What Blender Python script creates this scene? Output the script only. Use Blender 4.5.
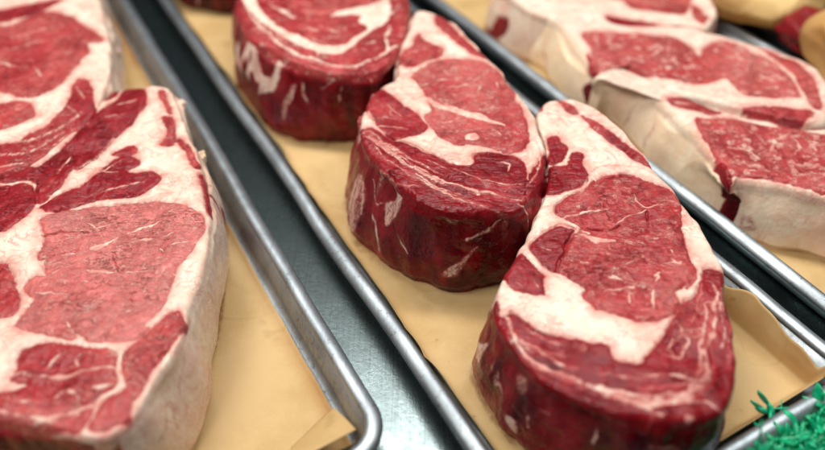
import bpy, bmesh, math, random
import numpy as np
from mathutils import Vector

for o in list(bpy.data.objects): bpy.data.objects.remove(o, do_unlink=True)
scn = bpy.context.scene
COL = scn.collection
random.seed(4)

# ------------------------------------------------------------------ camera
cam = bpy.data.objects.new('camera', bpy.data.cameras.new('camera')); COL.objects.link(cam)
cam.location = (0, 0, .386)
cam.rotation_euler = (math.radians(90-42.9), 0, 0)
cam.data.sensor_width = 36; cam.data.lens = 727/825*36
cam.data.clip_start = .01; cam.data.clip_end = 50
cam.data.dof.use_dof = True
cam.data.dof.focus_distance = .475
cam.data.dof.aperture_fstop = 2.4
cam.data.dof.aperture_blades = 7
scn.camera = cam

# ------------------------------------------------------------------ light
w = bpy.data.worlds.new('World'); scn.world = w; w.use_nodes = True
w.node_tree.nodes['Background'].inputs[0].default_value = (.72, .86, 1, 1)
w.node_tree.nodes['Background'].inputs[1].default_value = .045
def lamp(name, loc, target, sx, sy, power, col):
    l = bpy.data.lights.new(name, 'AREA'); l.shape = 'RECTANGLE'; l.size = sx; l.size_y = sy
    l.energy = power; l.color = col
    o = bpy.data.objects.new(name, l); COL.objects.link(o); o.location = loc
    o.rotation_euler = (Vector(target)-Vector(loc)).to_track_quat('-Z', 'Y').to_euler()
    return o
lamp('case_lamp', (.15, .75, 1.15), (.1, .45, 0), 1.6, .16, 20.5, (1, .985, .955))
lamp('shop_ceiling_lamp', (-.75, -.05, 1.5), (.1, .5, 0), 1.2, .45, 20, (1, .96, .90))
scn.view_settings.view_transform = 'Standard'; scn.view_settings.look = 'None'
scn.view_settings.exposure = 0; scn.view_settings.gamma = 1
scn.render.engine = 'CYCLES'

# ------------------------------------------------------------------ helpers
def tag(o, label=None, cat=None, group=None, kind=None):
    for k, v in (('label', label), ('category', cat), ('group', group), ('kind', kind)):
        if v: o[k] = v
    return o
def obj(name, me, mat=None, parent=None, loc=(0, 0, 0)):
    o = bpy.data.objects.new(name, me); COL.objects.link(o)
    if mat: me.materials.append(mat)
    if parent: o.parent = parent
    o.location = loc
    return o
def mesh(name, V, Fq, smooth=True):
    """V (n,3), Fq (m,4) quads or a list of faces"""
    me = bpy.data.meshes.new(name)
    V = np.asarray(V, np.float32)
    if isinstance(Fq, np.ndarray):
        me.vertices.add(len(V)); me.vertices.foreach_set('co', V.ravel())
        m, k = Fq.shape
        me.loops.add(m*k); me.loops.foreach_set('vertex_index', Fq.astype(np.int32).ravel())
        me.polygons.add(m); me.polygons.foreach_set('loop_start', np.arange(0, m*k, k, dtype=np.int32))
        me.update(calc_edges=True); me.validate()
    else:
        me.from_pydata([tuple(map(float, v)) for v in V], [], Fq)
    me.polygons.foreach_set('use_smooth', np.full(len(me.polygons), smooth)); me.update()
    return me
def hash3(i, j, k):
    h = (i*374761393 + j*668265263 + k*2147483647+1274126177) & 0xffffffff
    h = ((h ^ (h >> 13))*1274126177) & 0xffffffff
    h = ((h ^ (h >> 16))*2246822519) & 0xffffffff
    return ((h ^ (h >> 15)) & 0xffff)/65535.
def noise(P, f, seed=0):
    """smooth value noise in -1..1 at points P (n,3), f cycles per metre (scalar or 3)"""
    Q = P*np.asarray(f, float)+17.3*(seed+1)+1000
    I = np.floor(Q).astype(np.int64); T = Q-I; T = T*T*T*(T*(T*6-15)+10)
    r = 0
    for a in (0, 1):
        for b in (0, 1):
            for c in (0, 1):
                ww = (T[:, 0] if a else 1-T[:, 0])*(T[:, 1] if b else 1-T[:, 1])*(T[:, 2] if c else 1-T[:, 2])
                r = r+ww*hash3(I[:, 0]+a, I[:, 1]+b, I[:, 2]+c)
    return r*2-1
def sst(a, b, x):
    t = np.clip((x-a)/(b-a), 0, 1); return t*t*(3-2*t)
def cr_closed(P, n=14):
    """closed Catmull-Rom through the rows of P (any number of columns)"""
    P = np.asarray(P, float); m = len(P); out = []
    t = np.linspace(0, 1, n, endpoint=False)[:, None]
    for i in range(m):
        a, b, c, d = P[i-1], P[i], P[(i+1) % m], P[(i+2) % m]
        out.append(.5*((2*b)+(-a+c)*t+(2*a-5*b+4*c-d)*t*t+(-a+3*b-3*c+d)*t**3))
    return np.vstack(out)
def resample(P, N):
    Q = np.vstack([P, P[:1]])
    L = np.r_[0, np.cumsum(np.hypot(*(Q[1:, :2]-Q[:-1, :2]).T))]
    s = np.linspace(0, L[-1], N, endpoint=False)
    return np.stack([np.interp(s, L, Q[:, k]) for k in range(Q.shape[1])], 1), L[-1]

def cr_open(P, n=6):
    P = np.asarray(P, float)
    if len(P) < 3: return P
    E = np.vstack([2*P[0]-P[1], P, 2*P[-1]-P[-2]]); out = []
    t = np.linspace(0, 1, n, endpoint=False)[:, None]
    for i in range(1, len(E)-2):
        a, b, c, d = E[i-1], E[i], E[i+1], E[i+2]
        out.append(.5*((2*b)+(-a+c)*t+(2*a-5*b+4*c-d)*t*t+(-a+3*b-3*c+d)*t**3))
    return np.vstack(out+[P[-1:]])

def sd_poly(P, poly):
    """signed distance, positive inside"""
    n = len(poly); d = np.full(len(P), 1e9); ins = np.zeros(len(P), bool)
    for i in range(n):
        a = poly[i]; b = poly[(i+1) % n]; e = b-a; v = P-a
        t = np.clip((v@e)/max(e@e, 1e-12), 0, 1); r = v-t[:, None]*e
        d = np.minimum(d, (r*r).sum(1))
        c = (a[1] > P[:, 1]) != (b[1] > P[:, 1])
        ins ^= c & (P[:, 0] < e[0]*(P[:, 1]-a[1])/(e[1] if e[1] else 1e-12)+a[0])
    return np.where(ins, 1, -1)*np.sqrt(d)

# ------------------------------------------------------------------ material tools
def new_mat(name):
    m = bpy.data.materials.new(name); m.use_nodes = True
    nt = m.node_tree; b = nt.nodes['Principled BSDF']
    return m, nt, b
class NT:
    def __init__(s, nt): s.nt = nt
    def n(s, typ, **kw):
        x = s.nt.nodes.new(typ)
        for k, v in kw.items(): setattr(x, k, v)
        return x
    def l(s, a, b): s.nt.links.new(a, b)
    def put(s, sock, v):
        if isinstance(v, bpy.types.NodeSocket): s.l(v, sock)
        else: sock.default_value = v
    def math(s, op, a, b=0., c=None, clamp=False):
        x = s.n('ShaderNodeMath', operation=op, use_clamp=clamp)
        s.put(x.inputs[0], a); s.put(x.inputs[1], b)
        if c is not None: s.put(x.inputs[2], c)
        return x.outputs[0]
    def mix(s, f, a, b, mode='MIX'):
        x = s.n('ShaderNodeMix', data_type='RGBA', blend_type=mode)
        s.put(x.inputs[0], f)
        s.put(x.inputs[6], a if not isinstance(a, tuple) else (*a, 1)); s.put(x.inputs[7], b if not isinstance(b, tuple) else (*b, 1))
        return x.outputs[2]
    def noise(s, vec, scale, detail=2., rough=.5, dist=0.):
        x = s.n('ShaderNodeTexNoise'); s.l(vec, x.inputs['Vector'])
        x.inputs['Scale'].default_value = scale; x.inputs['Detail'].default_value = detail
        x.inputs['Roughness'].default_value = rough; x.inputs['Distortion'].default_value = dist
        return x.outputs['Fac']
    def step(s, x, a, b):
        r = s.n('ShaderNodeMapRange', interpolation_type='SMOOTHSTEP')
        s.put(r.inputs[0], x); r.inputs[1].default_value = a; r.inputs[2].default_value = b
        return r.outputs[0]
    def mapping(s, vec, scale=(1, 1, 1), rot=(0, 0, 0)):
        x = s.n('ShaderNodeMapping'); s.l(vec, x.inputs[0]); x.inputs['Scale'].default_value = scale; x.inputs['Rotation'].default_value = rot
        return x.outputs[0]

def meat_material():
    m, nt, b = new_mat('beef'); N = NT(nt)
    at = N.n('ShaderNodeAttribute', attribute_name='meat')
    sep = N.n('ShaderNodeSeparateColor'); N.l(at.outputs['Color'], sep.inputs[0])
    fat, tone, yel = sep.outputs
    co = N.n('ShaderNodeTexCoord').outputs['Object']
    oi = N.n('ShaderNodeObjectInfo')
    vadd = N.n('ShaderNodeVectorMath', operation='ADD'); N.l(co, vadd.inputs[0])
    cv = N.n('ShaderNodeCombineXYZ'); N.l(N.math('MULTIPLY', oi.outputs['Random'], 3.7), cv.inputs[0]); N.l(cv.outputs[0], vadd.inputs[1])
    co = vadd.outputs[0]
    en = N.noise(co, 520, 4, .68, .4); en2 = N.noise(N.mapping(co, (1, 3, 1), (0, 0, .6)), 240, 3, .6)
    ee = N.math('ADD', N.math('MULTIPLY', N.math('SUBTRACT', en, .5), 1.1), N.math('MULTIPLY', N.math('SUBTRACT', en2, .5), 1.0))
    amp = N.math('MULTIPLY', N.math('MULTIPLY', fat, N.math('SUBTRACT', 1, fat)), 4)
    raw = fat
    fat = N.step(N.math('ADD', fat, N.math('MULTIPLY', ee, amp)), .28, .72)
    # muscle
    ramp = N.n('ShaderNodeValToRGB'); N.l(tone, ramp.inputs[0])
    e = ramp.color_ramp.elements
    e[0].position = 0; e[0].color = (.50, .138, .125, 1)
    e[1].position = 1; e[1].color = (.065, .0015, .004, 1)
    for p, c in ((.25, (.43, .076, .070, 1)), (.45, (.335, .034, .036, 1)), (.62, (.245, .013, .019, 1)), (.8, (.18, .005, .008, 1))):
        x = e.new(p); x.color = c
    lo = N.noise(co, 45, 3, .6); mi = N.noise(co, 220, 4, .65); fi = N.noise(co, 900, 2, .6)
    v = N.math('ADD', N.math('MULTIPLY', N.math('SUBTRACT', lo, .5), 1.1), N.math('MULTIPLY', N.math('SUBTRACT', mi, .5), 1.35))
    v = N.math('ADD', v, N.math('MULTIPLY', N.math('SUBTRACT', fi, .5), .9))
    hsv = N.n('ShaderNodeHueSaturation'); N.l(ramp.outputs[0], hsv.inputs['Color']); N.l(N.math('ADD', 1, v), hsv.inputs['Value'])
    cr = N.math('ABSOLUTE', N.math('SUBTRACT', N.noise(N.mapping(co, (1, 2.2, 1), (0, 0, .35)), 75, 4, .6, .8), .5))
    cr = N.math('MULTIPLY', N.math('SUBTRACT', 1, N.step(cr, .0, .022)), N.step(N.noise(co, 40, 2), .48, .64))
    muscle = N.mix(N.math('MULTIPLY', cr, .27), hsv.outputs[0], (.07, .006, .010))
    # fine marbling
    mw = N.mapping(co, (1, 1.5, 1), (0, 0, .5))
    r1 = N.noise(mw, 62, 4, .62, .6)
    th = N.math('ABSOLUTE', N.math('SUBTRACT', r1, .5))
    gate = N.step(N.noise(co, 70, 2), .47, .62)
    mk = N.math('MULTIPLY', N.math('MULTIPLY', N.math('SUBTRACT', 1, N.step(th, .0, .03)), gate), .5)
    r2 = N.noise(mw, 190, 3, .6, .3)
    mk2 = N.math('MULTIPLY', N.step(r2, .57, .74), .42)
    mk = N.math('MAXIMUM', mk, mk2)
    mk = N.math('MULTIPLY', mk, N.math('SUBTRACT', 1, N.step(tone, .45, .68)))
    mk = N.math('MULTIPLY', mk, .8)
    # fat
    fl = N.noise(co, 60, 4, .6)
    fcol = N.mix(N.step(N.math('ADD', N.math('MULTIPLY', fl, .6), N.math('MULTIPLY', N.noise(co, 26, 2, .5), .4)), .40, .60), (.79, .655, .535), (.75, .52, .415))
    fcol = N.mix(N.math('MULTIPLY', N.step(N.noise(co, 160, 3, .6, 1.), .5, .75), .55), fcol, (.88, .82, .72))
    vein = N.math('ABSOLUTE', N.math('SUBTRACT', N.noise(co, 38, 3, .55, .8), .5))
    fcol = N.mix(N.math('MULTIPLY', N.math('SUBTRACT', 1, N.step(vein, .0, .016)), .5), fcol, (.60, .22, .18))
    ycol = N.mix(N.step(N.noise(co, 55, 4, .6), .3, .7), (.92, .75, .52), (.86, .62, .37))
    wi = N.math('ABSOLUTE', N.math('SUBTRACT', N.noise(N.mapping(co, (1, 1.8, 1), (0, 0, .7)), 48, 5, .62, 1.2), .5))
    wi = N.math('MULTIPLY', N.math('SUBTRACT', 1, N.step(wi, .004, .045)), N.step(N.noise(co, 33, 2), .45, .62))
    fcol = N.mix(N.math('MULTIPLY', wi, .6), fcol, (.60, .20, .17))
    fcol = N.mix(yel, fcol, ycol)
    f2 = N.math('MAXIMUM', fat, N.math('MULTIPLY', mk, N.math('SUBTRACT', 1, fat)))
    colr = N.mix(f2, muscle, fcol)
    hl = N.math('MULTIPLY', at.outputs['Alpha'], N.step(N.math('ADD', N.noise(co, 85, 4, .65), N.math('MULTIPLY', N.noise(co, 300, 2), .25)), .44, .74))
    fcol = N.mix(N.math('MULTIPLY', hl, .85), fcol, (.58, .22, .18))
    colr = N.mix(f2, muscle, fcol)
    # thin red film at the border of fat and muscle
    film = N.math('MULTIPLY', N.math('MULTIPLY', raw, N.math('SUBTRACT', 1, raw)), 1.5)
    colr = N.mix(film, colr, (.42, .10, .09))
    N.l(colr, b.inputs['Base Color'])
    N.l(N.math('ADD', .12, N.math('ADD', N.math('MULTIPLY', fat, .12), N.math('MULTIPLY', N.math('SUBTRACT', mi, .5), .35))), b.inputs['Roughness'])
    b.inputs['IOR'].default_value = 1.36
    N.l(N.math('ADD', .46, N.math('MULTIPLY', fat, .0)), b.inputs['Specular IOR Level'])
    b.inputs['Subsurface Weight'].default_value = .06
    b.inputs['Subsurface Radius'].default_value = (1, .45, .35)
    b.inputs['Subsurface Scale'].default_value = .0025
    h = N.math('ADD', N.math('MULTIPLY', mi, .30), N.math('MULTIPLY', fi, .05))
    h = N.math('ADD', h, N.math('MULTIPLY', N.noise(co, 85, 2, .5), 1.5))
    h = N.math('ADD', h, N.math('MULTIPLY', N.noise(N.mapping(co, (1, 3, 1), (0, 0, .4)), 170, 3, .6), .6))
    h = N.math('ADD', h, N.math('MULTIPLY', f2, .25))
    h = N.math('SUBTRACT', h, N.math('MULTIPLY', cr, .5))
    bp = N.n('ShaderNodeBump'); bp.inputs['Strength'].default_value = .8; bp.inputs['Distance'].default_value = .0019
    N.l(N.math('SUBTRACT', .8, N.math('MULTIPLY', fat, .5)), bp.inputs['Strength'])
    N.l(h, bp.inputs['Height']); N.l(bp.outputs[0], b.inputs['Normal'])
    return m

def metal(name, col, rough, scratch, dirt, axis_rot):
    m, nt, b = new_mat(name); N = NT(nt)
    co = N.n('ShaderNodeTexCoord').outputs['Object']
    br = N.noise(N.mapping(co, (900, 12, 300), (0, 0, axis_rot)), 1, 3, .6)
    bl = N.noise(co, 28, 4, .6); sp = N.noise(co, 330, 3, .7)
    c = N.mix(N.math('MULTIPLY', N.step(bl, .35, .66), .65), col, tuple(x*.45 for x in col))
    c = N.mix(N.math('MULTIPLY', N.step(br, .45, .7), scratch), c, tuple(x*.5 for x in col))
    c = N.mix(N.math('MULTIPLY', N.math('MULTIPLY', N.step(sp, .55, .68), N.step(bl, .38, .58)), dirt), c, (.07, .06, .05))
    N.l(c, b.inputs['Base Color']); b.inputs['Metallic'].default_value = 1
    N.l(N.math('ADD', rough-.1, N.math('ADD', N.math('MULTIPLY', bl, .16), N.math('MULTIPLY', sp, .1))), b.inputs['Roughness'])
    bp = N.n('ShaderNodeBump'); bp.inputs['Strength'].default_value = .25; bp.inputs['Distance'].default_value = .0006
    N.l(N.math('ADD', N.math('MULTIPLY', br, .3), N.math('ADD', N.math('MULTIPLY', sp, .5), bl)), bp.inputs['Height']); N.l(bp.outputs[0], b.inputs['Normal'])
    return m
def paper_material(name='butcher_paper', c1=(.57, .39, .18), c2=(.475, .305, .122)):
    m, nt, b = new_mat(name); N = NT(nt)
    co = N.n('ShaderNodeTexCoord').outputs['Object']
    at = N.n('ShaderNodeAttribute', attribute_name='stain_shade')
    bl = N.noise(co, 14, 4, .6); fi = N.noise(co, 500, 4, .7); fb = N.noise(N.mapping(co, (60, 300, 60)), 1, 3, .6)
    c = N.mix(N.step(bl, .36, .66), c1, c2)
    gr = N.step(N.noise(co, 26, 3, .55, .3), .60, .70)
    c = N.mix(N.math('MULTIPLY', gr, .35), c, tuple(x*.62 for x in c2))
    c = N.mix(N.math('MULTIPLY', N.step(fi, .5, .75), .25), c, (.66, .48, .26))
    sp = N.noise(co, 90, 2, .5)
    c = N.mix(N.math('MULTIPLY', N.step(sp, .71, .77), .5), c, (.33, .16, .06))
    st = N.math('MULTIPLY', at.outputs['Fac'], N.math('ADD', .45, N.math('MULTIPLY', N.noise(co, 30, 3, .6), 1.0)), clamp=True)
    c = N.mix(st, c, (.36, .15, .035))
    N.l(c, b.inputs['Base Color']); b.inputs['Roughness'].default_value = .62
    b.inputs['Specular IOR Level'].default_value = .3
    bp = N.n('ShaderNodeBump'); bp.inputs['Strength'].default_value = .3; bp.inputs['Distance'].default_value = .002
    cre = N.math('ABSOLUTE', N.math('SUBTRACT', N.noise(co, 11, 2, .4, .7), .5))
    cre = N.math('SUBTRACT', 1, N.step(cre, 0, .03))
    dm = N.n('ShaderNodeAttribute', attribute_name='damp').outputs['Fac']
    dm = N.step(N.math('ADD', dm, N.math('MULTIPLY', N.math('SUBTRACT', N.noise(co, 120, 4, .65), .5), .9)), .35, .75)
    c = N.mix(N.math('MULTIPLY', dm, .6), c, (.19, .07, .03)); N.l(c, b.inputs['Base Color'])
    N.l(N.math('SUBTRACT', .62, N.math('MULTIPLY', dm, .38)), b.inputs['Roughness'])
    N.l(N.math('ADD', N.math('MULTIPLY', N.noise(co, 22, 4, .5), 1.), N.math('ADD', N.math('MULTIPLY', cre, .7), N.math('MULTIPLY', fi, .08))), bp.inputs['Height']); N.l(bp.outputs[0], b.inputs['Normal'])
    return m
def plastic_material():
    m, nt, b = new_mat('green_plastic'); N = NT(nt)
    co = N.n('ShaderNodeTexCoord').outputs['Object']
    c = N.mix(N.step(N.noise(co, 80, 3, .6), .35, .7), (.004, .28, .12), (.010, .55, .27))
    N.l(c, b.inputs['Base Color']); b.inputs['Roughness'].default_value = .32
    b.inputs['Subsurface Weight'].default_value = .15; b.inputs['Subsurface Scale'].default_value = .003
    return m
BEEF = meat_material()
STEEL = metal('brushed_steel', (.23, .285, .285), .25, .6, .4, .51)
PAN = metal('worn_aluminium', (.47, .52, .55), .46, .4, .5, .51)
PAPER = paper_material()
WAXED = paper_material('waxed_paper', (.68, .47, .20), (.56, .36, .13))
GREEN = plastic_material()

# ------------------------------------------------------------------ counter
AX = np.array([-.4908, .8713]); NX = np.array([.8713, .4908])       # along the pans / across them
def W(a, p, z=0.): return (AX[0]*a+NX[0]*p, AX[1]*a+NX[1]*p, z)
bm = bmesh.new()
q = [W(-.35, -.9), W(-.35, 1.3), W(1.75, 1.3), W(1.75, -.9)]
bm.faces.new([bm.verts.new(v) for v in q]); bmesh.ops.recalc_face_normals(bm, faces=bm.faces)
me = bpy.data.meshes.new('counter'); bm.to_mesh(me); bm.free()
if me.polygons[0].normal.z < 0: me.flip_normals()
tag(obj('counter', me, STEEL), kind='structure')

# ------------------------------------------------------------------ sheet pans
def round_rect(a0, a1, p0, p1, r, n=14, step=.012):
    pts = []
    for (ca, cp, t0) in ((a1-r, p1-r, 0), (a0+r, p1-r, 90), (a0+r, p0+r, 180), (a1-r, p0+r, 270)):
        for k in range(n+1):
            t = math.radians(t0+90*k/n); pts.append((ca+r*math.cos(t), cp+r*math.sin(t)))
    P = np.array(pts); Q = np.vstack([P, P[:1]])
    L = np.r_[0, np.cumsum(np.hypot(*(Q[1:]-Q[:-1]).T))]
    m = int(L[-1]/step)
    keep = [L[0]]
    for v in L[1:-1]:
        if v-keep[-1] > .0008: keep.append(v)
    fill = [v for v in np.linspace(0, L[-1], m, endpoint=False) if min(abs(v-k_) for k_ in keep) > .004]
    s = np.sort(np.r_[keep, fill])
    s = s[s < L[-1]-.0008]
    return np.stack([np.interp(s, L, Q[:, 0]), np.interp(s, L, Q[:, 1])], 1)
def loft(rings, close_bottom=False):
    n = len(rings[0]); V = np.vstack(rings); F = []
    for k in range(len(rings)-1):
        i = np.arange(n); j = (i+1) % n
        F.append(np.stack([k*n+i, k*n+j, (k+1)*n+j, (k+1)*n+i], 1))
    return V, np.vstack(F)
ZRIM = .0265
def pan(name, a0, a1, p0, p1, label, seed, r=.017):
    base = round_rect(a0, a1, p0, p1, r)
    c = np.array([(a0+a1)/2, (p0+p1)/2])
    nrm = np.roll(base, -1, 0)-np.roll(base, 1, 0); nrm = np.stack([nrm[:, 1], -nrm[:, 0]], 1); nrm /= np.hypot(*nrm.T)[:, None]
    nrm[((base-c)*nrm).sum(1) < 0] *= -1
    P3 = np.c_[base, np.zeros(len(base))]
    wob = (noise(P3, 9, seed)*.0015+noise(P3, 26, seed+5)*.0006)[:, None]
    zw = noise(P3, 12, seed+9)*.0009+noise(P3, 45, seed+3)*.0003
    def ring(inset, z, k=1.):
        q = base-nrm*(inset-wob*k)
        return np.c_[q[:, :1]*AX[0]+q[:, 1:]*NX[0], q[:, :1]*AX[1]+q[:, 1:]*NX[1], np.full(len(q), z)+zw*k*(z > .01)]
    o3 = np.array(W(*c, 0))
    # body: outside wall down, floor underside omitted; inside wall and floor (a real double skin 1.2 mm thick)
    rings = [ring(.0062, ZRIM-.004), ring(.0130, .0060), ring(.0150, .0028), ring(.0190, .0010)]
    rings += [np.tile(np.array(W(*c, .0010)), (len(base), 1))*.0+np.c_[(rings[-1][:, :2]-o3[:2])*.5+o3[:2], np.full(len(base), .0010)]]
    rings.append(np.c_[(rings[-1][:, :2]-o3[:2])*.002+o3[:2], np.full(len(base), .0010)])
    inner = [ring(.0076, ZRIM-.004), ring(.0144, .0066), ring(.0165, .0036), ring(.0205, .0020)]
    inner += [np.c_[(inner[-1][:, :2]-o3[:2])*.5+o3[:2], np.full(len(base), .0020)]]
    inner.append(np.c_[(inner[-1][:, :2]-o3[:2])*.002+o3[:2], np.full(len(base), .0020)])
    V, F = loft(rings[::-1]+inner)
    root = obj(name, mesh(name, V-o3, F), PAN, loc=tuple(o3)); tag(root, label, 'sheet pan', 'sheet pans set side by side on the counter')
    bead = []
    for k in range(15):
        t = 2*math.pi*k/14+math.pi
        bead.append(ring(.0056-.0056*math.cos(t)*(1 if math.cos(t) > 0 else .9), ZRIM-.0040+.0040*math.sin(t)-.0007*math.cos(t)))
    V, F = loft(bead)
    obj('rolled_rim', mesh('rolled_rim', V-o3, F), PAN, root)
    return root
pan('sheet_pan', .188, 1.25, -.30, .0990, 'worn metal sheet pan under the two pale pink steaks, its rounded front corner in view', 1, .030)
pan('sheet_pan', .089, 1.25, .1275, .3645, 'narrow metal sheet pan carrying the thick dark red steaks, in the middle of the row', 2)
pan('sheet_pan', -.02, 1.25, .3865, .632, 'metal sheet pan under the blurred steaks with tan fat sides', 3)
pan('sheet_pan', -.02, 1.25, .656, .90, 'metal sheet pan behind the others, almost hidden under upturned tan paper', 4)

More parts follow.
